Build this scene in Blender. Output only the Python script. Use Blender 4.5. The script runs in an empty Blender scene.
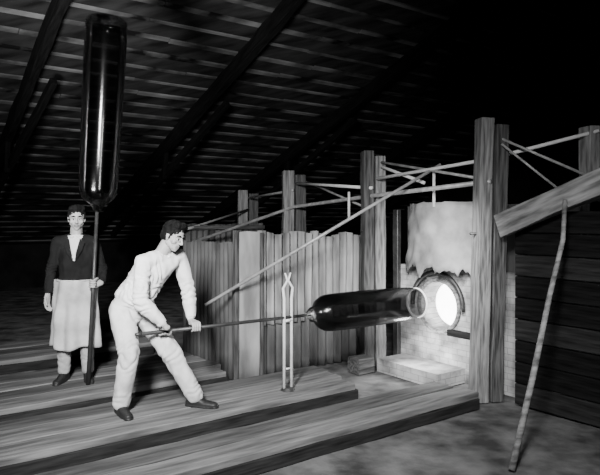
import bpy, bmesh, math, random
from mathutils import Vector, Matrix, noise
random.seed(7)
V=Vector
scene=bpy.context.scene
COL=scene.collection
CU,SU=.811,.584
def UV(u,v,z=0.0): return V((u*CU-v*SU,u*SU+v*CU,z))
UD=V((CU,SU,0)).normalized(); VD=V((-SU,CU,0)).normalized(); ZD=V((0,0,1))

# ---------------------------------------------------------------- materials
def M(name,c,rough=.75,var=.35,scale=8,stretch=(1,1,1),bump=.25,metal=0,spec=.3,detail=6,tint=(1,1,1),bdist=.02,lo_p=.32,hi_p=.68):
    m=bpy.data.materials.new(name); m.use_nodes=True
    nt=m.node_tree; n=nt.nodes; L=nt.links
    b=n['Principled BSDF']
    tc=n.new('ShaderNodeTexCoord'); mp=n.new('ShaderNodeMapping'); mp.inputs['Scale'].default_value=stretch
    L.new(tc.outputs['Object'],mp.inputs['Vector'])
    nz=n.new('ShaderNodeTexNoise'); nz.inputs['Scale'].default_value=scale; nz.inputs['Detail'].default_value=detail
    L.new(mp.outputs[0],nz.inputs['Vector'])
    r=n.new('ShaderNodeValToRGB'); r.color_ramp.elements[0].position=lo_p; r.color_ramp.elements[1].position=hi_p
    lo=max(0,c*(1-var)); hi=min(1,c*(1+var))
    r.color_ramp.elements[0].color=(lo*tint[0],lo*tint[1],lo*tint[2],1); r.color_ramp.elements[1].color=(hi*tint[0],hi*tint[1],hi*tint[2],1)
    L.new(nz.outputs['Fac'],r.inputs[0]); L.new(r.outputs[0],b.inputs['Base Color'])
    b.inputs['Roughness'].default_value=rough; b.inputs['Metallic'].default_value=metal
    b.inputs['Specular IOR Level'].default_value=spec
    if bump>0:
        bp=n.new('ShaderNodeBump'); bp.inputs['Strength'].default_value=bump; bp.inputs['Distance'].default_value=bdist
        L.new(nz.outputs['Fac'],bp.inputs['Height']); L.new(bp.outputs[0],b.inputs['Normal'])
    return m
WS=(1.2,14,14)
m_black=M('tarred_timber',.009,.95,.5,3,WS,spec=.05)
m_dark=M('dark_timber',.022,.9,.5,3,WS,spec=.1)
m_wood=M('weathered_timber',.075,.85,.6,3,WS,bump=.5,spec=.15)
m_woodl=M('light_timber',.19,.8,.55,3,WS,bump=.5,spec=.2)
m_brace=M('grey_timber',.20,.85,.6,2.5,(1.2,9,9),bump=.5,spec=.15)
m_plank=M('worn_plank',.15,.8,.5,2.0,(1.0,10,10),bump=.4,spec=.2)
m_plankd=M('dark_plank',.085,.85,.5,2.0,(1.0,10,10),bump=.4,spec=.2)
m_ceil=M('sooty_roof_boards',.030,.95,.6,1.6,(1,4,1),spec=.05)
m_slat=M('roof_slat_wood',.12,.9,.93,1.1,(1,1.6,1.6),detail=12,spec=.05,lo_p=.40,hi_p=.68)
m_dirt=M('packed_dirt',.12,.95,.6,3.5,bump=.8,detail=12,bdist=.05,spec=.1)
m_wall=M('sooty_wall',.018,.95,.5,2,spec=.05)
m_iron=M('iron_rod',.34,.45,.3,12,metal=.2,spec=.5)
m_white=M('whitewashed_iron',.75,.5,.1,12)
m_irond=M('blackened_iron',.05,.45,.3,12,metal=.4,spec=.5)
m_galv=M('galvanised_sheet',.24,.6,.75,2.2,(3.5,3.5,.45),metal=.1,spec=.3,detail=10,bump=.15)
m_galvd=M('dark_sheet',.075,.7,.6,2.2,(3,3,.6),metal=.1,detail=8,bump=.15)  # darker sheet tone for lower, side and screen panels and upper block
m_galvl=M('bright_sheet',.32,.65,.5,2.2,(2,2,.5),detail=10,bump=.15)
m_hood=M('hood_sheet',.22,.65,.65,2.6,detail=12,bump=.5)
m_shirt=M('cotton_shirt',.70,.9,.08,9,bump=.35,spec=.1)
m_trous=M('canvas_trousers',.58,.9,.16,7,bump=.45,spec=.1)
m_trous2=M('grey_trousers',.36,.9,.2,7,bump=.35,spec=.1)
m_apron=M('canvas_apron',.46,.9,.25,6,bump=.35,spec=.1)
m_jack=M('black_wool_jacket',.014,.95,.3,9,bump=.3,spec=.1)
m_skin=M('skin',.38,.6,.08,14,bump=.05,tint=(1,.99,.98))
m_lips=M('lips',.20,.5,.05,14,bump=0)
m_hair=M('dark_hair',.008,.9,.5,30,(1,1,.3),bump=.4,spec=.08)
m_shoe=M('leather_shoe',.02,.5,.3,10)
m_eye=M('eye_white',.45,.3,.02,5,bump=0); m_iris=M('iris',.01,.2,.1,5,bump=0)

def brick(name,c1,c2,mortar,scale):
    m=bpy.data.materials.new(name); m.use_nodes=True; nt=m.node_tree; n=nt.nodes; L=nt.links; b=n['Principled BSDF']
    tc=n.new('ShaderNodeTexCoord'); mp=n.new('ShaderNodeMapping'); L.new(tc.outputs['Object'],mp.inputs[0])
    br=n.new('ShaderNodeTexBrick'); br.inputs['Scale'].default_value=scale
    mp.inputs['Rotation'].default_value=(math.radians(90),0,0)
    br.inputs['Color1'].default_value=(c1,c1,c1,1); br.inputs['Color2'].default_value=(c2,c2,c2,1); br.inputs['Mortar'].default_value=(mortar,)*3+(1,)
    br.inputs['Mortar Size'].default_value=.012
    L.new(mp.outputs[0],br.inputs[0])
    nz=n.new('ShaderNodeTexNoise'); nz.inputs['Scale'].default_value=3.2; nz.inputs['Detail'].default_value=10; L.new(tc.outputs['Object'],nz.inputs[0])
    rr=n.new('ShaderNodeValToRGB'); rr.color_ramp.elements[0].position=.36; rr.color_ramp.elements[1].position=.60
    L.new(nz.outputs['Fac'],rr.inputs[0])
    mx=n.new('ShaderNodeMixRGB'); mx.blend_type='MULTIPLY'; mx.inputs[0].default_value=.75
    L.new(br.outputs['Color'],mx.inputs[1]); L.new(rr.outputs[0],mx.inputs[2]); L.new(mx.outputs[0],b.inputs['Base Color'])
    b.inputs['Roughness'].default_value=.9
    bp=n.new('ShaderNodeBump'); bp.inputs['Strength'].default_value=.6; bp.inputs['Distance'].default_value=.015
    L.new(br.outputs['Fac'],bp.inputs['Height']); bp.invert=True
    bp2=n.new('ShaderNodeBump'); bp2.inputs['Strength'].default_value=.6; bp2.inputs['Distance'].default_value=.03
    L.new(nz.outputs['Fac'],bp2.inputs['Height']); L.new(bp.outputs[0],bp2.inputs['Normal']); L.new(bp2.outputs[0],b.inputs['Normal'])
    return m
m_brick=brick('firebrick',.50,.42,.3,4.0)

def glow(name,s,c=1):
    m=bpy.data.materials.new(name); m.use_nodes=True; nt=m.node_tree; n=nt.nodes; L=nt.links; b=n['Principled BSDF']
    nz=n.new('ShaderNodeTexNoise'); nz.inputs['Scale'].default_value=5
    mp=n.new('ShaderNodeMapRange'); mp.inputs['To Min'].default_value=s*.7; mp.inputs['To Max'].default_value=s*1.2
    L.new(nz.outputs['Fac'],mp.inputs[0]); L.new(mp.outputs[0],b.inputs['Emission Strength'])
    b.inputs['Emission Color'].default_value=(c,c,c,1); b.inputs['Base Color'].default_value=(.7,.7,.7,1)
    return m
m_glow=glow('furnace_glow',5)
m_rim=glow('hot_glass_rim',.6)

def glass(name,tr,rough=.10,gc=.7):
    m=bpy.data.materials.new(name); m.use_nodes=True; nt=m.node_tree; n=nt.nodes; L=nt.links
    for x in list(n): n.remove(x)
    o=n.new('ShaderNodeOutputMaterial'); t=n.new('ShaderNodeBsdfTransparent'); g=n.new('ShaderNodeBsdfGlossy')
    nz=n.new('ShaderNodeTexNoise'); nz.inputs['Scale'].default_value=2.5
    mr=n.new('ShaderNodeMapRange'); mr.inputs['To Min'].default_value=tr*.8; mr.inputs['To Max'].default_value=tr*1.2
    L.new(nz.outputs['Fac'],mr.inputs[0]); L.new(mr.outputs[0],t.inputs['Color'])
    g.inputs['Roughness'].default_value=rough; g.inputs['Color'].default_value=(gc,gc,gc,1)
    f=n.new('ShaderNodeFresnel'); f.inputs['IOR'].default_value=1.5
    mx=n.new('ShaderNodeMixShader'); L.new(f.outputs[0],mx.inputs[0]); L.new(t.outputs[0],mx.inputs[1]); L.new(g.outputs[0],mx.inputs[2]); L.new(mx.outputs[0],o.inputs[0])
    return m
m_glass=glass('dark_window_glass',.30,.14,.9)
m_glass2=glass('smoky_glass',.22,.18,.5)

# ---------------------------------------------------------------- helpers
def obj(name,me,mats=None,parent=None,mw=None,smooth=False):
    o=bpy.data.objects.new(name,me); COL.objects.link(o)
    if mats:
        for m in (mats if isinstance(mats,(list,tuple)) else [mats]): me.materials.append(m)
    if mw is not None: o.matrix_world=mw
    if parent: o.parent=parent
    if smooth:
        for p in me.polygons: p.use_smooth=True
    return o
def empty(name,loc=(0,0,0)):
    e=bpy.data.objects.new(name,None); COL.objects.link(e); e.empty_display_size=.2; return e
def frame(d,up=ZD):
    x=d.normalized()
    if abs(x.dot(up))>.98: up=V((SU,-CU,0))
    y=up.cross(x).normalized(); z=x.cross(y)
    return Matrix((x,y,z)).transposed()
def beam(name,p0,p1,w,h,mat,parent=None,jit=.004,up=ZD,bev=.006,taper=1.0):
    p0=V(p0);p1=V(p1);Ln=(p1-p0).length;R=frame(p1-p0,up)
    n=max(2,int(Ln/.3)+1); bm=bmesh.new(); rings=[]
    for i in range(n):
        t=i/(n-1); s=1+(taper-1)*t; r=[]
        for a,b in((-1,-1),(1,-1),(1,1),(-1,1)):
            r.append(bm.verts.new((t*Ln,a*w/2*s+random.uniform(-jit,jit),b*h/2*s+random.uniform(-jit,jit))))
        rings.append(r)
    for i in range(n-1):
        for k in range(4): bm.faces.new((rings[i][k],rings[i+1][k],rings[i+1][(k+1)%4],rings[i][(k+1)%4]))
    bm.faces.new(rings[0]); bm.faces.new(rings[-1][::-1])
    bmesh.ops.recalc_face_normals(bm,faces=bm.faces)
    me=bpy.data.meshes.new(name); bm.to_mesh(me); bm.free()
    mw=R.to_4x4(); mw.translation=p0
    o=obj(name,me,mat,parent,mw)
    if bev: 
        md=o.modifiers.new('b','BEVEL'); md.width=bev; md.segments=1
    return o
def tube(name,pts,radii,mat,parent=None,seg=16,cap=True,closed=False):
    pts=[V(p) for p in pts]; n=len(pts)
    if not isinstance(radii,(list,tuple)): radii=[radii]*n
    bm=bmesh.new(); rings=[]; ref=None
    for i in range(n):
        if closed: d=pts[(i+1)%n]-pts[i-1]
        else: d=pts[min(i+1,n-1)]-pts[max(i-1,0)]
        d.normalize()
        if ref is None:
            ref=d.orthogonal().normalized()
        ref=(ref-d*ref.dot(d)).normalized(); b=d.cross(ref)
        rings.append([bm.verts.new(pts[i]+(ref*math.cos(2*math.pi*k/seg)+b*math.sin(2*math.pi*k/seg))*radii[i]) for k in range(seg)])
    for i in range(n if closed else n-1):
        A=rings[i];B=rings[(i+1)%n]
        for k in range(seg): bm.faces.new((A[k],A[(k+1)%seg],B[(k+1)%seg],B[k]))
    if cap and not closed:
        bm.faces.new(rings[0][::-1]); bm.faces.new(rings[-1])
    bmesh.ops.recalc_face_normals(bm,faces=bm.faces)
    me=bpy.data.meshes.new(name); bm.to_mesh(me); bm.free()
    return obj(name,me,mat,parent,smooth=True)
def polymesh(name,verts,faces,mat,parent=None,smooth=False):
    me=bpy.data.meshes.new(name); me.from_pydata([tuple(v) for v in verts],[],faces); me.update()
    return obj(name,me,mat,parent,smooth=smooth)
def slab(name,corners_uv,z0,z1,mat,parent=None):
    n=len(corners_uv)
    vs=[UV(u,v,z0) for u,v in corners_uv]+[UV(u,v,z1) for u,v in corners_uv]
    fs=[tuple(range(n))[::-1],tuple(range(n,2*n))]+[(i,(i+1)%n,n+(i+1)%n,n+i) for i in range(n)]
    return polymesh(name,vs,fs,mat,parent)

# ---------------------------------------------------------------- room shell
GZ=-.14
def roofz(v): return 6.885-.365*v
vs=[];fs=[];N=130
for i in range(N+1):
    for j in range(N+1):
        u=-4+18*i/N; v=-3+19.5*j/N
        p=UV(u,v,0)
        vs.append(UV(u,v,GZ+.014*noise.noise(p*1.7)+.008*noise.noise(p*6)-.018))
for i in range(N):
    for j in range(N):
        a=i*(N+1)+j; fs.append((a,a+N+1,a+N+2,a+1))
polymesh('floor',vs,fs,m_dirt,smooth=True)
ceil=polymesh('ceiling',[UV(-4,-3,roofz(-3)),UV(14,-3,roofz(-3)),UV(14,16.5,roofz(16.5)),UV(-4,16.5,roofz(16.5))],[(0,1,2,3)],m_ceil)
def wall(name,a,b):
    (ua,va),(ub,vb)=a,b
    polymesh(name,[UV(ua,va,GZ-.05),UV(ub,vb,GZ-.05),UV(ub,vb,roofz(vb)),UV(ua,va,roofz(va))],[(0,1,2,3)],m_wall)
wall('wall_back',(-4,16.3),(14,16.3)); wall('wall_left',(-4,-3),(-4,16.3)); wall('wall_right',(14,-3),(14,16.3)); wall('wall_front',(-4,-3),(14,-3))
bm=bmesh.new(); v=-2.8
while v<16.2:
    w=.06+random.uniform(-.02,.02); t=.02; u0=-4
    while u0<14:
        u1=min(14,u0+random.uniform(1.5,4.0))
        dz=random.uniform(-.006,.006); sk=random.uniform(-.02,.02)
        q=[(u0,v-w/2),(u1-.01,v-w/2+sk),(u1-.01,v+w/2+sk),(u0,v+w/2)]
        vb=[bm.verts.new(UV(u,vv,roofz(vv)-.004)) for u,vv in q]; vt=[bm.verts.new(UV(u,vv,roofz(vv)-.004-t+dz)) for u,vv in q]
        bm.faces.new(vt)
        for k in range(4): bm.faces.new((vb[k],vb[(k+1)%4],vt[(k+1)%4],vt[k]))
        u0=u1
    v+=.33
bmesh.ops.recalc_face_normals(bm,faces=bm.faces)
me=bpy.data.meshes.new('slats'); bm.to_mesh(me); bm.free()
obj('roof_slats',me,m_slat,parent=ceil)
for u in(-.9,1.81,4.49,7.24,9.9,12.6):
    beam('roof_rafter',UV(u,-2.9,roofz(-2.9)-.14),UV(u,16.2,roofz(16.2)-.14),.12,.22,m_black,jit=.012)
for u in(1.81,4.49,7.24):
    g=empty('roof_strut')
    beam('diagonal_strut',UV(u+.25,8.6,roofz(8.6)-.28),UV(u-.2,12.9,roofz(12.9)-.95),.09,.11,m_black,g)
    beam('hanger_strut',UV(u+.0,10.5,roofz(10.5)-.23),UV(u,10.6,roofz(10.6)-.68),.08,.10,m_black,g)

# ---------------------------------------------------------------- plank walkways
def walkway(u0,u1,v0,v1,nb,mt,sill=True):
    g=empty('plank_walkway'); w=(v1-v0)/nb
    for i in range(nb):
        vc=v0+w*(i+.5); e=random.uniform(-.12,.12)
        beam('plank_%d'%(i+1),UV(u0,vc,-.028),UV(u1+e,vc,-.028),w-.022,.056,mt[i%len(mt)],g,jit=.005)
    u=u0+.3
    k=1
    while u<u1:
        beam('joist_%d'%k,UV(u,v0+.03,-.105),UV(u,v1-.03,-.105),.09,.098,m_plankd,g); u+=.9;k+=1
    if sill: beam('sill',UV(u0,v0+.03,-.105),UV(u1,v0+.03,-.105),.07,.098,m_dark,g,jit=.003)
    return g
walkway(-1.5,3.85,4.38,5.22,3,[m_plank,m_plank,m_plankd])
walkway(-1.5,3.05,5.52,6.7,4,[m_plank,m_plankd,m_plank,m_plankd])
walkway(-1.5,4.55,3.50,4.02,2,[m_plank,m_plankd])
walkway(-1.5,3.0,7.4,8.4,3,[m_plank,m_plankd,m_plank])

# ---------------------------------------------------------------- timber posts
def post(x,y,top,w,d,mats,lean=0):
    g=empty('timber_post')
    b=V((x,y,GZ-.01)); side=V((1,0,0)).lerp(UD,.3).normalized()
    for s,mt,dz in((-1,mats[0],0),(1,mats[1],-.06)):
        c=b+side*(s*(w/4+.010))
        beam('plank_'+('a' if s<0 else 'b'),c,c+V((lean,0,top-GZ+dz)),d,w/2-.004,mt,g,up=side,jit=.007)
    tube('clamp_bolt',[b+side*(-w/2-.03)+V((0,-.01,1.6)),b+side*(w/2+.03)+V((0,-.01,1.6))],.012,m_irond,g,8)
    return g
PA=(1.78,5.75);PB=(.866,7.1);PC=(-.088,8.8);PD=(-.92,10.6)
post(*PA,2.56,.27,.16,(m_woodl,m_wood),lean=.06)
post(*PB,2.40,.25,.16,(m_wood,m_woodl))
post(*PC,2.30,.32,.18,(m_woodl,m_wood))
post(*PD,2.10,.34,.18,(m_woodl,m_wood))
post(2.76,5.60,2.46,.22,.16,(m_brace,m_wood))

# ---------------------------------------------------------------- iron rods
gr=empty('iron_tie_rods'); _rc=[0]
def rod(pts,r=.018,mat=None):
    _rc[0]+=1; return tube('rod_%d'%_rc[0],pts,r,mat or m_iron,gr,seg=10)
rod([(1.80,5.66,1.945),(.86,6.98,1.86),(-.09,8.68,1.76),(-1.65,9.0,1.22)],.024)
rod([(-.98,6.2,.70),(1.50,6.40,2.17)],.017)
rod([(.90,6.98,2.06),(1.82,5.86,2.17),(2.74,5.50,2.40)],.018,m_white)
rod([(-.05,8.68,2.10),(.84,6.98,1.95)],.019,m_white)
rod([(.95,7.0,2.25),(1.80,5.86,1.98)],.015)
rod([(.95,7.0,2.20),(1.35,6.5,1.98)],.018,m_white)
rod([(1.90,5.70,2.36),(2.72,5.50,1.95)],.013)
rod([(1.90,5.66,2.30),(2.45,5.55,1.82)],.011)
rod([(-.9,10.48,1.95),(-.1,8.68,2.0)],.018)
rod([(-.9,10.48,1.75),(-1.9,8.6,1.35)],.018)
rod([(.10,8.60,2.12),(.80,7.2,1.72)],.014)
rod([(.60,7.35,1.92),(.60,7.35,1.58)],.016,m_white)
rod([(1.44,6.45,2.13),(1.44,6.45,1.72)],.016,m_white)

# ---------------------------------------------------------------- corrugated partition
def corr(name,a,b,z0,z1,amp,pitch,mat,parent,rag=0):
    a=V(a);b=V(b);Ln=(b-a).length;d=(b-a)/Ln;nrm=V((-d.y,d.x,0)); n=int(Ln/pitch*10); vs=[];fs=[]; rows=6
    for j in range(rows+1):
        for i in range(n+1):
            s=Ln*i/n; z=z0+(z1-z0)*j/rows
            if j==rows: z+=rag*noise.noise(V((s*4,z0,3)))
            p=a+d*s+nrm*(amp*math.sin(2*math.pi*s/pitch)+.012*noise.noise(V((s*2,z*2,1))))
            vs.append((p.x,p.y,z))
    for j in range(rows):
        for i in range(n):
            q=j*(n+1)+i; fs.append((q,q+1,q+n+2,q+n+1))
    o=polymesh(name,vs,fs,mat,parent,smooth=True)
    md=o.modifiers.new('s','SOLIDIFY'); md.thickness=.004
    return o
g=empty('corrugated_partition')
c0=V((-.69,6.4,0))
def cp(s,off=0,z=0): p=c0+UD*s-VD*off; return V((p.x,p.y,z))
corr('flat_sheet',cp(0,.02),cp(.30,.02),GZ,1.45,.004,.18,m_galvl,g,.02)
corr('corrugated_sheet_1',cp(.28),cp(1.02),.42,1.43,.036,.105,m_galv,g,.06)
corr('corrugated_sheet_2',cp(1.0,.01),cp(1.9,.01),.42,1.40,.036,.105,m_galv,g,.09)
corr('lower_sheet',cp(.28,-.02),cp(1.9,-.02),GZ,.46,.028,.12,m_galvd,g,.0)
e=c0+VD*1.3
corr('side_sheet',c0,(e.x,e.y,0),GZ,1.33,.020,.095,m_galvd,g,.04)
beam('corner_stud',cp(-.01,.03,GZ),cp(-.01,.03,1.47),.05,.05,m_wood,g)
beam('stud_2',cp(.30,.05,GZ),cp(.30,.05,1.44),.035,.04,m_wood,g)
g=empty('sheet_metal_screen')
corr('screen_sheet',UV(3.9,8.4),UV(5.3,8.4),GZ,1.5,.016,.1,m_galvd,g,.05)
beam('screen_rail',UV(3.9,8.36,1.45),UV(5.3,8.36,1.45),.04,.06,m_wood,g)

# ---------------------------------------------------------------- furnace
FU=5.15
g=empty('glass_furnace')
VC,ZC=4.5,.63
def furnace_front():
    vc,zc,r=VC,ZC,.27; v0,v1,z0,z1=3.45,5.15,GZ-.02,1.05; n=48
    vs=[];fs=[]
    def bd(a):
        dv,dz=math.cos(a),math.sin(a); t=1e9
        if dv>1e-6:t=min(t,(v1-vc)/dv)
        if dv<-1e-6:t=min(t,(v0-vc)/dv)
        if dz>1e-6:t=min(t,(z1-zc)/dz)
        if dz<-1e-6:t=min(t,(z0-zc)/dz)
        return vc+dv*t,zc+dz*t
    angs=[2*math.pi*k/n for k in range(n)]+[math.atan2(z-zc,vv-vc)%(2*math.pi) for vv in(v0,v1) for z in(z0,z1)]
    angs=sorted(set(angs)); n=len(angs)
    for a in angs: vs.append(UV(FU,vc+r*math.cos(a),zc+r*math.sin(a)))
    for a in angs:
        b=bd(a); vs.append(UV(FU,b[0],b[1]))
    for a in angs: vs.append(UV(FU+.22,vc+r*.92*math.cos(a),zc+r*.92*math.sin(a)))
    for k in range(n):
        k2=(k+1)%n
        fs.append((k,k2,n+k2,n+k)); fs.append((k2,k,2*n+k,2*n+k2))
    for k in range(n): vs.append(vs[n+k]+UD*2.2)
    for k in range(n):
        k2=(k+1)%n; fs.append((n+k,n+k2,3*n+k2,3*n+k))
    fs.append(tuple(3*n+k for k in range(n)))
    R=Matrix((-VD,UD,ZD)).transposed()
    mw=R.to_4x4(); inv=mw.inverted()
    me=bpy.data.meshes.new('masonry'); me.from_pydata([tuple(inv@p) for p in vs],[],fs); me.update()
    bm=bmesh.new(); bm.from_mesh(me); bmesh.ops.recalc_face_normals(bm,faces=bm.faces); bm.to_mesh(me); bm.free()
    obj('masonry_body',me,m_brick,g,mw)
    vs=[];fs=[];rows=[(.10,.262),(.3,.30),(.5,.33),(.7,.28),(.82,.15)]
    for du,rr in rows:
        for k in range(32):
            a=2*math.pi*k/32; vs.append(UV(FU+du,vc+rr*math.cos(a),zc+rr*math.sin(a)))
    for i in range(len(rows)-1):
        for k in range(32): fs.append((i*32+k,i*32+(k+1)%32,(i+1)*32+(k+1)%32,(i+1)*32+k))
    fs.append(tuple((len(rows)-1)*32+k for k in range(32)))
    polymesh('fire_chamber',vs,fs,m_glow,g,smooth=True)
    pts=[UV(FU-.02,vc+(r+.015)*math.cos(a),zc+(r+.015)*math.sin(a)) for a in [2*math.pi*k/40 for k in range(40)]]
    tube('mouth_lip',pts,.024,m_woodl,g,10,closed=True)
    pts=[UV(FU-.05,vc+.36*math.cos(a),zc+.01+.36*math.sin(a)) for a in [math.radians(-5+190*k/30) for k in range(31)]]
    tube('iron_arch',pts,.026,m_irond,g,10)
furnace_front()
vs=[];fs=[];n=60;rows=14
for j in range(rows+1):
    for i in range(n+1):
        a=math.pi*i/n; t=j/rows
        z0=1.03+.13*noise.noise(V((i*.22,0,5)))+.07*noise.noise(V((i*.6,3,5)))
        z=z0+(1.76-z0)*t
        rr=.60-.05*t+.04*noise.noise(V((i*.2,j*.35,2)))
        vs.append(UV(FU+.12-rr*.62*math.sin(a),4.42+rr*math.cos(a),z+(.03*noise.noise(V((i*.4,9,1))) if j==rows else 0)))
for j in range(rows):
    for i in range(n):
        q=j*(n+1)+i; fs.append((q,q+1,q+n+2,q+n+1))
fs.append(tuple(rows*(n+1)+i for i in range(n+1)))
o=polymesh('hood',vs,fs,m_hood,g,smooth=True); md=o.modifiers.new('s','SOLIDIFY'); md.thickness=.012
slab('upper_block',[(FU+.12,3.5),(7.2,3.5),(7.2,5.1),(FU+.12,5.1)],1.05,1.74,m_galvd,g)
slab('hearth_step',[(4.72,4.15),(FU,4.15),(FU,5.05),(4.72,5.05)],GZ-.01,.0,m_brick,g)
beam('buckstay_bracket',UV(4.95,3.85,.40),UV(4.95,4.2,.40),.08,.06,m_dark,g)
beam('left_buckstay',UV(FU-.04,5.12,GZ),UV(FU-.04,5.12,1.7),.06,.08,m_irond,g)
beam('timber_block',UV(4.42,5.12,GZ+.08),UV(4.66,5.12,GZ+.08),.2,.18,m_wood)

# ---------------------------------------------------------------- right partition and brace
g=empty('board_partition')
wd=V((.584,-.811,0)).normalized(); w0=V((2.02,5.62,0))
for i in range(9):
    z0=GZ+i*.2
    beam('board_%d'%(i+1),w0+V((0,0,z0+.1)),w0+wd*2.6+V((0,0,z0+.1)),.03,.192,m_black if i%3 else m_dark,g,jit=.003)
for k,t in enumerate((.05,1.3,2.55)):
    beam('stud_%d'%(k+1),w0+wd*t+V((.03,.03,GZ)),w0+wd*t+V((.03,.03,1.68)),.07,.07,m_dark,g)
beam('diagonal_brace_beam',V((1.86,5.60,1.52)),V((1.86,5.60,1.52))+V((.84,-1.2,.55)),.10,.20,m_brace,jit=.012)
tube('leaning_pole',[(1.46,4.14,GZ),(1.72,4.42,.45),(1.94,4.66,1.0),(2.13,4.86,1.42),(2.20,4.98,1.75)],[.024,.023,.021,.02,.018],m_brace,seg=10)

# ---------------------------------------------------------------- blowpipe and horizontal cylinder
P0=V((-1,5,.67)); PDV=V((2.55,1.66,.02)); 
def PP(s): return P0+PDV*s
pd=PDV.normalized()
g=empty('blowpipe_with_glass_cylinder')
tube('blowpipe',[PP(-.11),PP(.43)],[.017,.014],m_irond,g,14)
tube('mouthpiece',[PP(-.125),PP(-.108)],[.012,.02],m_irond,g,14)
prof=[(.415,.02),(.425,.045),(.435,.07),(.445,.075),(.455,.10),(.468,.145),(.485,.172),(.51,.18),(.6,.185),(.7,.183),(.8,.18),(.85,.172),(.885,.15)]
tube('glass_cylinder',[PP(s) for s,r in prof],[r for s,r in prof],m_glass2,g,48,cap=False)
a=pd.cross(ZD).normalized()
def ring(name,s,r,w,m):
    e=PP(s); tube(name,[e+(a*math.cos(t)+ZD*math.sin(t))*r for t in [2*math.pi*k/40 for k in range(40)]],w,m,g,8,closed=True)
ring('hot_rim',.885,.15,.012,m_rim)
sp=PP(.348); g=empty('pipe_rest_stand')
for s,dx in((-1,-.04),(1,.04)):
    b=V((sp.x,sp.y,0))+pd*dx
    tube('rod_%s'%('a' if s<0 else 'b'),[b,b+V((0,0,.85)),b+pd*.012*s+V((0,0,.95)),b+pd*.035*-s+V((0,0,1.02)),b+pd*.01*-s+V((0,0,1.09))],[.015,.015,.013,.011,.008],m_white,g,8)
tube('saddle',[sp-pd*.04+V((0,0,-.03)),sp+pd*.04+V((0,0,-.03))],.014,m_white,g,8)
tube('cross_tie',[V((sp.x,sp.y,.2))-pd*.04,V((sp.x,sp.y,.2))+pd*.04],.008,m_white,g,8)
bm=bmesh.new(); bmesh.ops.create_cone(bm,segments=20,radius1=.07,radius2=.05,depth=.025,cap_ends=True)
me=bpy.data.meshes.new('foot'); bm.to_mesh(me); bm.free(); obj('foot',me,m_irond,g,Matrix.Translation((sp.x,sp.y,.014)))

# tall upright cylinder on pole
B0=V((-2.03,5.75,0.0)); T0=V((-1.85,5.75,3.52)); td=(T0-B0).normalized()
def TP(z): return B0+(T0-B0)*(z/3.52)
g=empty('blowpipe_with_tall_glass_cylinder')
tube('blowpipe',[TP(.0),TP(1.72)],[.022,.016],m_irond,g,14)
prof=[(1.66,.022),(1.68,.04),(1.705,.05),(1.73,.075),(1.77,.135),(1.82,.168),(1.89,.180),(2.1,.184),(2.6,.190),(3.1,.195),(3.42,.195),(3.48,.19),(3.505,.17),(3.515,.11),(3.52,.03)]
tube('glass_cylinder',[TP(z) for z,r in prof],[r for z,r in prof],m_glass,g,48,cap=True)

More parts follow.
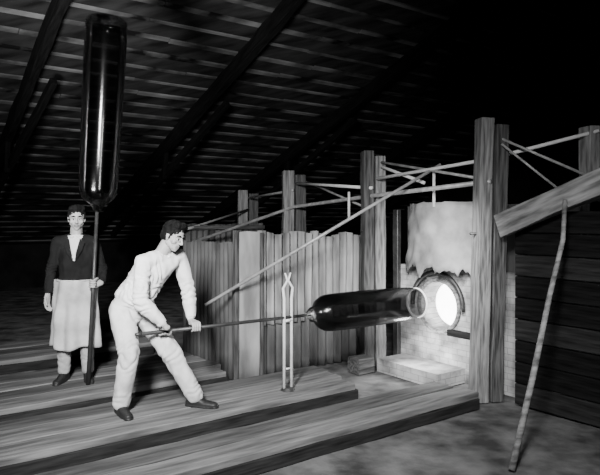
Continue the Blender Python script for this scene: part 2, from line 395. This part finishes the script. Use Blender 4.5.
# ---------------------------------------------------------------- figures
_t=bmesh.new(); bmesh.ops.create_icosphere(_t,subdivisions=3,radius=1); ICO=[v.co.copy() for v in _t.verts]; _t.free()
I3=Matrix.Identity(3)
def E(c,r,R=None):
    if not isinstance(r,(tuple,list)): r=(r,r,r)
    return (V(c),r,R or I3)
def blob(name,parts,voxel,mats,parent,smooth=5,cloth=None,flatz=None,matfn=None):
    main=bmesh.new()
    for es,m in parts:
        b=bmesh.new()
        for c,r,R in es:
            for p in ICO: b.verts.new(c+R@V((p.x*r[0],p.y*r[1],p.z*r[2])))
        res=bmesh.ops.convex_hull(b,input=b.verts[:])
        dl=[x for x in res['geom_interior']+res['geom_unused'] if isinstance(x,bmesh.types.BMVert) and x.is_valid]
        bmesh.ops.delete(b,geom=list(set(dl)),context='VERTS')
        lo=[x for x in b.verts if not x.link_faces]
        bmesh.ops.delete(b,geom=lo,context='VERTS')
        bmesh.ops.recalc_face_normals(b,faces=b.faces)
        tm=bpy.data.meshes.new('t'); b.to_mesh(tm); b.free(); main.from_mesh(tm); bpy.data.meshes.remove(tm)
    me=bpy.data.meshes.new(name); main.to_mesh(me); main.free()
    o=bpy.data.objects.new('tmp',me); COL.objects.link(o)
    r=o.modifiers.new('r','REMESH'); r.mode='VOXEL'; r.voxel_size=voxel
    s=o.modifiers.new('s','SMOOTH'); s.factor=.5; s.iterations=smooth
    dg=bpy.context.evaluated_depsgraph_get()
    me2=bpy.data.meshes.new_from_object(o.evaluated_get(dg)); bpy.data.objects.remove(o)
    me2.name=name
    def pd_(p,es):
        best=1e9
        for i in range(max(1,len(es)-1)):
            c0,r0,_=es[i]; c1,r1,_=es[min(i+1,len(es)-1)]
            d=c1-c0; L2=d.length_squared; t=0 if L2<1e-9 else max(0,min(1,(p-c0).dot(d)/L2))
            rr=(sum(r0)/3)*(1-t)+(sum(r1)/3)*t
            best=min(best,(p-c0-d*t).length-rr)
        return best
    cos=[v.co.copy() for v in me2.vertices]; nrm=[v.normal.copy() for v in me2.vertices]
    if cloth:
        amp,fr=cloth[:2]; folds=cloth[2] if len(cloth)>2 else []
        for i,v in enumerate(me2.vertices):
            p=cos[i]; q=V((p.x*fr,p.y*fr,p.z*fr*.55))
            w=noise.noise(q)+.6*noise.noise(q*2.1+V((3,1,7)))
            w2=-abs(noise.noise(q*1.3+V((9,4,2))))
            d=amp*(w*.7+w2*.8+.2)
            for (c,ax,rad,fa,wl) in folds:
                r_=(p-c).length/rad
                if r_<1:
                    ph=(p-c).dot(ax)/wl+1.8*noise.noise(p*8)
                    d+=fa*(1-r_*r_)*(abs(math.sin(math.pi*ph))-.6)
            v.co=p+nrm[i]*d
    if flatz is not None:
        for v in me2.vertices:
            if v.co.z<flatz: v.co.z=flatz
    me2.materials.clear()
    for m in mats: me2.materials.append(m)
    for f in me2.polygons:
        f.use_smooth=True
        if len(mats)>1:
            c=f.center; k=min(range(len(parts)),key=lambda i:pd_(c,parts[i][0])); mi=parts[k][1]
            if matfn: mi=matfn(c,mi)
            f.material_index=mi
    ob=bpy.data.objects.new(name,me2); COL.objects.link(ob); ob.parent=parent
    return ob

def head(parent,c,fwd,up,hair='short'):
    f=V(fwd).normalized(); u=V(up); u=(u-f*u.dot(f)).normalized(); x=f.cross(u).normalized()
    R=Matrix((x,f,u)).transposed(); c=V(c)
    def e(p,r): return E(c+R@V(p),r,R)
    parts=[([e((0,-.012,.03),(.074,.093,.086))],0),
     ([e((0,.025,.0),(.061,.050,.065)),e((0,.048,-.075),(.034,.032,.028))],0),
     ([e((.044,.0,-.05),.022),e((0,.055,-.093),(.022,.02,.018)),e((-.044,.0,-.05),.022),e((0,.0,-.03),.05)],0),
     ([e((0,.078,.018),.009),e((0,.104,-.026),.0105)],0),
     ([e((.012,.088,-.031),.0085),e((-.012,.088,-.031),.0085),e((0,.100,-.03),.009)],0),
     ([e((.042,.060,.026),.012),e((0,.076,.024),.012)],0),([e((-.042,.060,.026),.012),e((0,.076,.024),.012)],0),
     ([e((.040,.048,-.026),.023)],0),([e((-.040,.048,-.026),.023)],0),
     ([e((.018,.074,-.056),.006),e((0,.083,-.055),.0075),e((-.018,.074,-.056),.006)],1),
     ([e((.016,.072,-.067),.007),e((0,.080,-.068),.009),e((-.016,.072,-.067),.007)],1),
     ([e((.076,-.004,.005),(.008,.018,.018)),e((.073,.0,-.028),(.007,.010,.010))],0),
     ([e((-.076,-.004,.005),(.008,.018,.018)),e((-.073,.0,-.028),(.007,.010,.010))],0),
     ([e((0,-.03,-.05),.052),e((0,-.045,-.15),.056)],0)]
    blob('head',parts,.0042,[m_skin,m_lips],parent,smooth=2)
    for s in(-1,1):
        blob('eye',[([e((s*.029,.0650,.0),.0125)],0)],.002,[m_eye],parent,1)
        blob('iris',[([e((s*.029,.0750,.0),(.006,.004,.006))],0)],.0012,[m_iris],parent,1)
        blob('upper_lid',[([e((s*.017,.073,.009),.003),e((s*.029,.076,.0115),.0035),e((s*.042,.067,.008),.003)],0)],.0015,[m_lips],parent,1)
        blob('eyebrow',[([e((s*.012,.085,.026),.004),e((s*.03,.083,.033),.005),e((s*.050,.066,.027),.0035)],0)],.002,[m_hair],parent,1)
    hp=[([e((0,-.022,.050),(.084,.096,.086))],0),([e((0,-.05,-.005),(.076,.064,.065))],0),
        ([e((.072,.005,.03),(.010,.022,.03)),e((.073,.008,-.005),(.006,.010,.015))],0),([e((-.072,.005,.03),(.010,.022,.03)),e((-.073,.008,-.005),(.006,.01,.015))],0),
        ([e((-.045,.03,.10),.034),e((.0,.045,.112),.032),e((.045,.03,.10),.032)],0)]
    blob('hair',hp,.005,[m_hair],parent,smooth=3,cloth=(.008,50))
    return R

def grip(parent,name,C,a,n,pr,thumb=-1,fr=.0088):
    """hand closed round a bar; returns wrist position"""
    C=V(C);a=V(a).normalized();n=V(n);n=(n-a*n.dot(a)).normalized();t=a.cross(n)
    def P(ang,rad,off): 
        g_=math.radians(ang); return C+(n*math.cos(g_)+t*math.sin(g_))*rad+a*off
    R=pr+fr
    parts=[]
    offs=[-.031,-.0105,.0105,.030]
    if thumb>0: offs=[-o for o in offs]
    lens=[.93,1.0,.95,.8]
    for o,l in zip(offs,lens):
        parts.append(([E(P(20,R+.020,o),fr*1.15),E(P(62,R+.008,o),fr*1.08)],0))
        parts.append(([E(P(62,R+.008,o),fr*1.08),E(P(62+70*l,R+.002,o),fr)],0))
        parts.append(([E(P(62+70*l,R+.002,o),fr),E(P(62+130*l,R,o),fr*.92)],0))
        parts.append(([E(P(62+130*l,R,o),fr*.92),E(P(62+178*l,R,o*.95),fr*.8)],0))
    s=1 if thumb>0 else -1
    wr=C+n*.045-t*.085
    parts.append(([E(P(20,R+.018,-.031),.012),E(P(20,R+.018,.031),.012),E(P(-45,R+.022,-.028),.016),E(P(-45,R+.022,.026),.014),E(wr,.024)],0))
    parts.append(([E(P(-50,R+.022,s*.03),.017),E(wr+a*s*.008,.02)],0))
    parts.append(([E(P(-48,R+.02,s*.034),.014),E(P(-95,R+.008,s*.052),.0115)],0))
    parts.append(([E(P(-95,R+.008,s*.052),.0115),E(P(-140,R+.004,s*.050),.0105)],0))
    parts.append(([E(P(-140,R+.004,s*.050),.0105),E(P(-178,R+.006,s*.042),.0085)],0))
    blob(name,parts,.0032,[m_skin],parent,smooth=2)
    return wr
def relaxed(parent,name,wr,down,fwd,side):
    d=V(down).normalized();f=V(fwd);f=(f-d*f.dot(d)).normalized();s=V(side);s=(s-d*s.dot(d)-f*s.dot(f)).normalized();w=V(wr)
    parts=[([E(w,.024),E(w+d*.085+s*.031,.012),E(w+d*.088-s*.028,.011),E(w+d*.03+s*.028,.014),E(w+d*.03-s*.024,.013)],0)]
    for o,l in((.031,.92),(.0105,1.0),(-.0105,.94),(-.029,.76)):
        k=w+d*.088+s*o
        a1=k+(d*.94+f*.3)*.042*l; a2=a1+(d*.72+f*.68)*.027*l; a3=a2+(d*.45+f*.88)*.020*l
        for p,q,r0,r1 in((k,a1,.0098,.009),(a1,a2,.009,.0082),(a2,a3,.0082,.007)): parts.append(([E(p,r0),E(q,r1)],0))
    b=w+d*.03+s*.03; t1=b+(d*.55+s*.6+f*.4)*.042; t2=t1+(d*.85+s*.15+f*.45)*.03; t3=t2+(d*.9+f*.35)*.024
    for p,q,r0,r1 in((b,t1,.014,.0115),(t1,t2,.0115,.010),(t2,t3,.010,.0082)): parts.append(([E(p,r0),E(q,r1)],0))
    blob(name,parts,.0032,[m_skin],parent,smooth=2)
def shoe(parent,name,ank,toe_dir,z0=0.0):
    d=V((toe_dir[0],toe_dir[1],0)).normalized();s=d.cross(ZD);R=Matrix((s,d,ZD)).transposed();a=V((ank[0],ank[1],0))
    def e(y,z,r): return E(a+d*y+V((0,0,z0+z)),r,R)
    parts=[([e(-.055,.03,(.034,.035,.035)),e(.08,.028,(.042,.05,.032)),e(.0,.06,(.04,.05,.045))],0),
           ([e(.08,.028,(.044,.05,.032)),e(.165,.024,(.038,.04,.026))],0),
           ([e(-.01,.06,.042),e(-.012,.12,.042)],0),
           ([e(-.06,.008,(.036,.034,.012)),e(.09,.006,(.048,.05,.010)),e(.17,.006,(.038,.042,.010))],0)]
    blob(name,parts,.006,[m_shoe],parent,smooth=2,flatz=z0+.001)
def mix(a,b,t): return a.lerp(b,t)
def cuff(parent,name,p,q,r,mat,h=.03):
    d=(q-p).normalized()
    tube(name,[p-d*h*.5,p-d*h*.3,p+d*h*.3,p+d*h*.5],[r*.93,r,r,r*.90],mat,parent,20)

# ---- bending glassblower
man=empty('glassblower_man')
side=V((.72,.69,0)).normalized()
chest=V((-1.225,4.985,1.175)); pel=V((-1.40,5.0,.90))
up=(chest-pel).normalized(); fw=side.cross(up).normalized(); up=fw.cross(side).normalized()
if up.z<0: up=-up
R=Matrix((side,fw,up)).transposed()
RS=V((-1.268,4.85,1.245)); LS=V((-1.03,5.15,1.265)); NK=V((-1.135,4.99,1.31))
RW=grip(man,'hand_right',PP(-.048),-pd,(0,0,1),.017,thumb=-1)
LW=grip(man,'hand_left',PP(.045),pd,(0,0,1),.0165,thumb=1)
RE=V((-1.275,4.775,.935)); LE=V((-.965,5.19,.955))
RH=pel-side*.088+V((0,0,-.06)); LH=pel+side*.088+V((0,0,-.06))
RK=V((-1.375,4.83,.49)); RA=V((-1.462,4.90,.10)); LK=V((-1.09,5.04,.475)); LA=V((-.89,5.10,.085))
parts=[
 ([E(chest,(.165,.13,.12),R),E(mix(RS,LS,.5)+V((0,0,-.02)),(.16,.09,.06),R)],0),
 ([E(RS,.068),E(NK+V((-.02,0,-.04)),.072),E(LS,.068)],0),
 ([E(chest,(.165,.13,.10),R),E(mix(chest,pel,.6),(.158,.135,.09),R)],0),
 ([E(mix(chest,pel,.5),(.162,.14,.06),R),E(mix(chest,pel,.84),(.172,.148,.045),R)],0),
 ([E(RS,.068),E(mix(RS,RE,.55),.066),E(RE,.060)],0),([E(RE,.060),E(mix(RE,RW,.35),.060),E(mix(RE,RW,.76),.046)],0),
 ([E(LS,.068),E(mix(LS,LE,.55),.066),E(LE,.060)],0),([E(LE,.060),E(mix(LE,LW,.35),.060),E(mix(LE,LW,.76),.046)],0),
 ([E(mix(RE,RW,.7),.030),E(RW,.025)],2),([E(mix(LE,LW,.7),.030),E(LW,.025)],2),
 ([E(NK+V((-.02,0,-.03)),.058),E(NK+V((.04,-.01,.07)),.05)],2),
 ([E(mix(chest,pel,.90),(.152,.122,.035),R),E(pel+V((0,0,-.06)),(.165,.14,.09),R)],1),
 ([E(RH,.108),E(mix(RH,RK,.5),.098),E(RK,.080)],1),([E(RK,.080),E(mix(RK,RA,.4),.078),E(RA+V((0,0,.0)),.070)],1),
 ([E(LH,.108),E(mix(LH,LK,.5),.098),E(LK,.080)],1),([E(LK,.080),E(mix(LK,LA,.4),.078),E(LA+V((0,0,.01)),.070)],1),
]
waist=mix(chest,pel,.7)
folds=[(waist,(up*.9+side*.3).normalized(),.24,.024,.060),(RE,(RE-RS).normalized(),.14,.018,.05),(LE,(LE-LS).normalized(),.14,.018,.05),
 (mix(RS,RE,.3)+V((.03,0,-.05)),(side*.6+up*.6).normalized(),.15,.014,.05),(RK,(RK-RH+side*.2).normalized(),.16,.015,.07),(LK,(LK-LH+side*.2).normalized(),.16,.015,.07),
 (RA+V((0,0,.06)),V((.35,0,.9)),.12,.012,.06),(LA+V((0,0,.06)),V((-.5,0,.8)),.12,.012,.06),(pel+V((.08,-.05,-.05)),(side*.5+ZD*.8).normalized(),.18,.020,.065),(chest+fw*.1,(side*.8+up*.4).normalized(),.17,.014,.06)]
blob('body',parts,.010,[m_shirt,m_trous,m_skin],man,smooth=4,cloth=(.013,10,folds))
cuff(man,'shirt_cuff_right',mix(RE,RW,.80),RW,.042,m_shirt); cuff(man,'shirt_cuff_left',mix(LE,LW,.80),LW,.042,m_shirt)
nk=NK+V((-.012,0,-.012)); nd=V((.30,-.03,.95)).normalized(); nx=nd.cross(side).normalized(); ny=nd.cross(nx)
tube('shirt_collar',[nk+(nx*math.cos(t)*.062+ny*math.sin(t)*.066) for t in [math.radians(20+320*k/24)+math.pi for k in range(25)]],.014,m_shirt,man,8)
head(man,(-1.045,4.955,1.445),(.86,-.42,-.36),(.35,.0,1))
shoe(man,'shoe_right',RA,(.55,-.75)); shoe(man,'shoe_left',LA,(1,-.25))

# ---- standing man
man=empty('standing_man')
side=V((.97,.2,0)).normalized(); fw=side.cross(ZD).normalized(); R=Matrix((side,fw,ZD)).transposed()
def mp(s,f,z): return V((-2.215,5.93,0))+side*s+fw*f+V((0,0,z))
polec=TP(.97)
LW=grip(man,'hand_left',polec,td,V((-.5,.75,0)),.018,thumb=1)
RS=mp(-.165,0,1.36);LS=mp(.165,0,1.36);RE=mp(-.235,-.02,1.08);RW=mp(-.25,.06,.86);LE=mp(.245,-.03,1.09)
relaxed(man,'hand_right',RW,(-.03,-.1,-1),fw*.4+side*.9,fw)
RH=mp(-.085,0,.87);LH=mp(.085,0,.87);RK=mp(-.10,.03,.47);LK=mp(.10,.04,.47);RA=mp(-.11,0,.09);LA=mp(.115,0.01,.09)
parts=[
 ([E(mp(0,0,1.25),(.165,.115,.12),R),E(mp(0,0,1.36),(.15,.075,.05),R)],0),
 ([E(RS,.06),E(mp(0,-.01,1.40),.06),E(LS,.06)],0),
 ([E(mp(0,0,1.25),(.165,.115,.1),R),E(mp(0,.0,1.02),(.15,.115,.08),R)],0),
 ([E(mp(0,0,1.05),(.152,.118,.06),R),E(mp(0,0,.90),(.172,.128,.05),R)],0),
 ([E(RS,.062),E(mix(RS,RE,.5),.056),E(RE,.050)],0),([E(RE,.050),E(mix(RE,RW,.85),.040)],0),
 ([E(LS,.062),E(mix(LS,LE,.5),.056),E(LE,.050)],0),([E(LE,.050),E(mix(LE,LW,.85),.040)],0),
 ([E(mix(RE,RW,.7),.028),E(RW,.025)],2),([E(mix(LE,LW,.7),.028),E(LW,.025)],2),
 ([E(mp(0,-.01,1.40),.055),E(mp(0,.0,1.50),.052)],2),
 ([E(mp(0,0,.93),(.15,.115,.05),R),E(mp(0,0,.86),(.16,.12,.08),R)],1),
 ([E(RH,.095),E(mix(RH,RK,.5),.085),E(RK,.068)],1),([E(RK,.068),E(RA+V((0,0,.02)),.060)],1),
 ([E(LH,.095),E(mix(LH,LK,.5),.085),E(LK,.068)],1),([E(LK,.068),E(LA+V((0,0,.02)),.060)],1),
]
o0=mp(0,0,0)
def mf(c,mi):
    d=c-o0; s=d.dot(side); f=d.dot(fw)
    if mi==0 and f>.03 and c.z>1.18 and abs(s)<(c.z-1.16)*.26: return 3
    return mi
blob('body',parts,.009,[m_jack,m_trous2,m_skin,m_shirt],man,smooth=4,cloth=(.010,12,[(RE,ZD,.12,.012,.05),(LE,ZD,.12,.012,.05),(RA+V((0,0,.1)),V((.4,0,.9)),.12,.010,.07),(LA+V((0,0,.1)),V((-.4,0,.9)),.12,.010,.07)]),matfn=mf)
for s in(-1,1):
    q=[mp(s*.052,.085,1.40),mp(s*.10,.10,1.36),mp(s*.075,.130,1.28),mp(s*.012,.132,1.17),mp(s*.02,.128,1.26)]
    o=polymesh('lapel_%s'%('left' if s>0 else 'right'),q,[(0,1,2,3,4)],m_jack,man); md=o.modifiers.new('s','SOLIDIFY'); md.thickness=.006
tube('shirt_collar',[mp(math.sin(t)*.062,math.cos(t)*.062-.005,1.425-.012*math.cos(t)) for t in [math.radians(15+330*k/24) for k in range(25)]],.012,m_shirt,man,8)
head(man,mp(.01,.02,1.595),fw*1+side*.15+V((0,0,-.12)),(0,0,1))
shoe(man,'shoe_right',RA,fw-side*.25); shoe(man,'shoe_left',LA,fw+side*.25)
vs=[];fs=[];n=48;rows=30
for j in range(rows+1):
    t=j/rows; z=1.0-.66*t
    for i in range(n+1):
        a_=math.radians(-95+190*i/n)
        ww=.185+.035*t; dd=.150+.040*t
        fold=(.004+.020*t)*math.sin(i*.55+1.6*math.sin(t*2.3))+.018*noise.noise(V((i*.13,t*4,0)))
        vs.append(mp(math.sin(a_)*(ww+fold),math.cos(a_)*(dd+fold),z+.02*math.sin(i*.25)*t))
for j in range(rows):
    for i in range(n):
        q=j*(n+1)+i; fs.append((q,q+1,q+n+2,q+n+1))
o=polymesh('apron',vs,fs,m_apron,man,smooth=True); md=o.modifiers.new('s','SOLIDIFY'); md.thickness=.006
tube('apron_string',[mp(math.sin(t)*.187,math.cos(t)*.150,.99) for t in [2*math.pi*k/32 for k in range(32)]],.007,m_apron,man,8,closed=True)

# ---------------------------------------------------------------- lights
def area(name,loc,target,size,power,sy=None,spread=None):
    l=bpy.data.lights.new(name,'AREA'); l.energy=power; l.size=size
    if sy: l.shape='RECTANGLE'; l.size_y=sy
    if spread: l.spread=math.radians(spread)
    o=bpy.data.objects.new(name,l); COL.objects.link(o); o.location=loc
    o.rotation_euler=(V(target)-V(loc)).to_track_quat('-Z','Y').to_euler(); return o
area('key_light',(-.9,.9,2.9),(-1.35,5.4,.95),.4,140,.9,75)
area('roof_fill',(-2.4,3.0,1.2),(-2.2,7.2,4.3),.8,58,None,66)  # added unseen lamp, aimed up at the left part of the roof
area('side_fill',(.3,1.2,3.0),(1.7,5.0,.5),.5,42,.5,75)  # added fill lamp to lift the right side, no fixture in the room
area('furnace_fill',(.9,5.0,1.9),(1.45,6.7,.6),.3,20,None,80)  # unseen fill lamp outside the furnace, aimed at its front
pl=bpy.data.lights.new('mouth_light','POINT'); pl.energy=20; pl.shadow_soft_size=.10
o=bpy.data.objects.new('mouth_light',pl); COL.objects.link(o); o.location=UV(FU-.30,4.5,.20)
w=bpy.data.worlds.new('World'); scene.world=w; w.use_nodes=True
w.node_tree.nodes['Background'].inputs[0].default_value=(.5,.5,.5,1); w.node_tree.nodes['Background'].inputs[1].default_value=.03

# ---------------------------------------------------------------- camera
cam=bpy.data.cameras.new('camera'); cam.sensor_width=36; cam.lens=36; cam.shift_y=-.0325
co=bpy.data.objects.new('camera',cam); COL.objects.link(co); co.location=(0,0,1.6); co.rotation_euler=(math.radians(90),0,0)
scene.camera=co
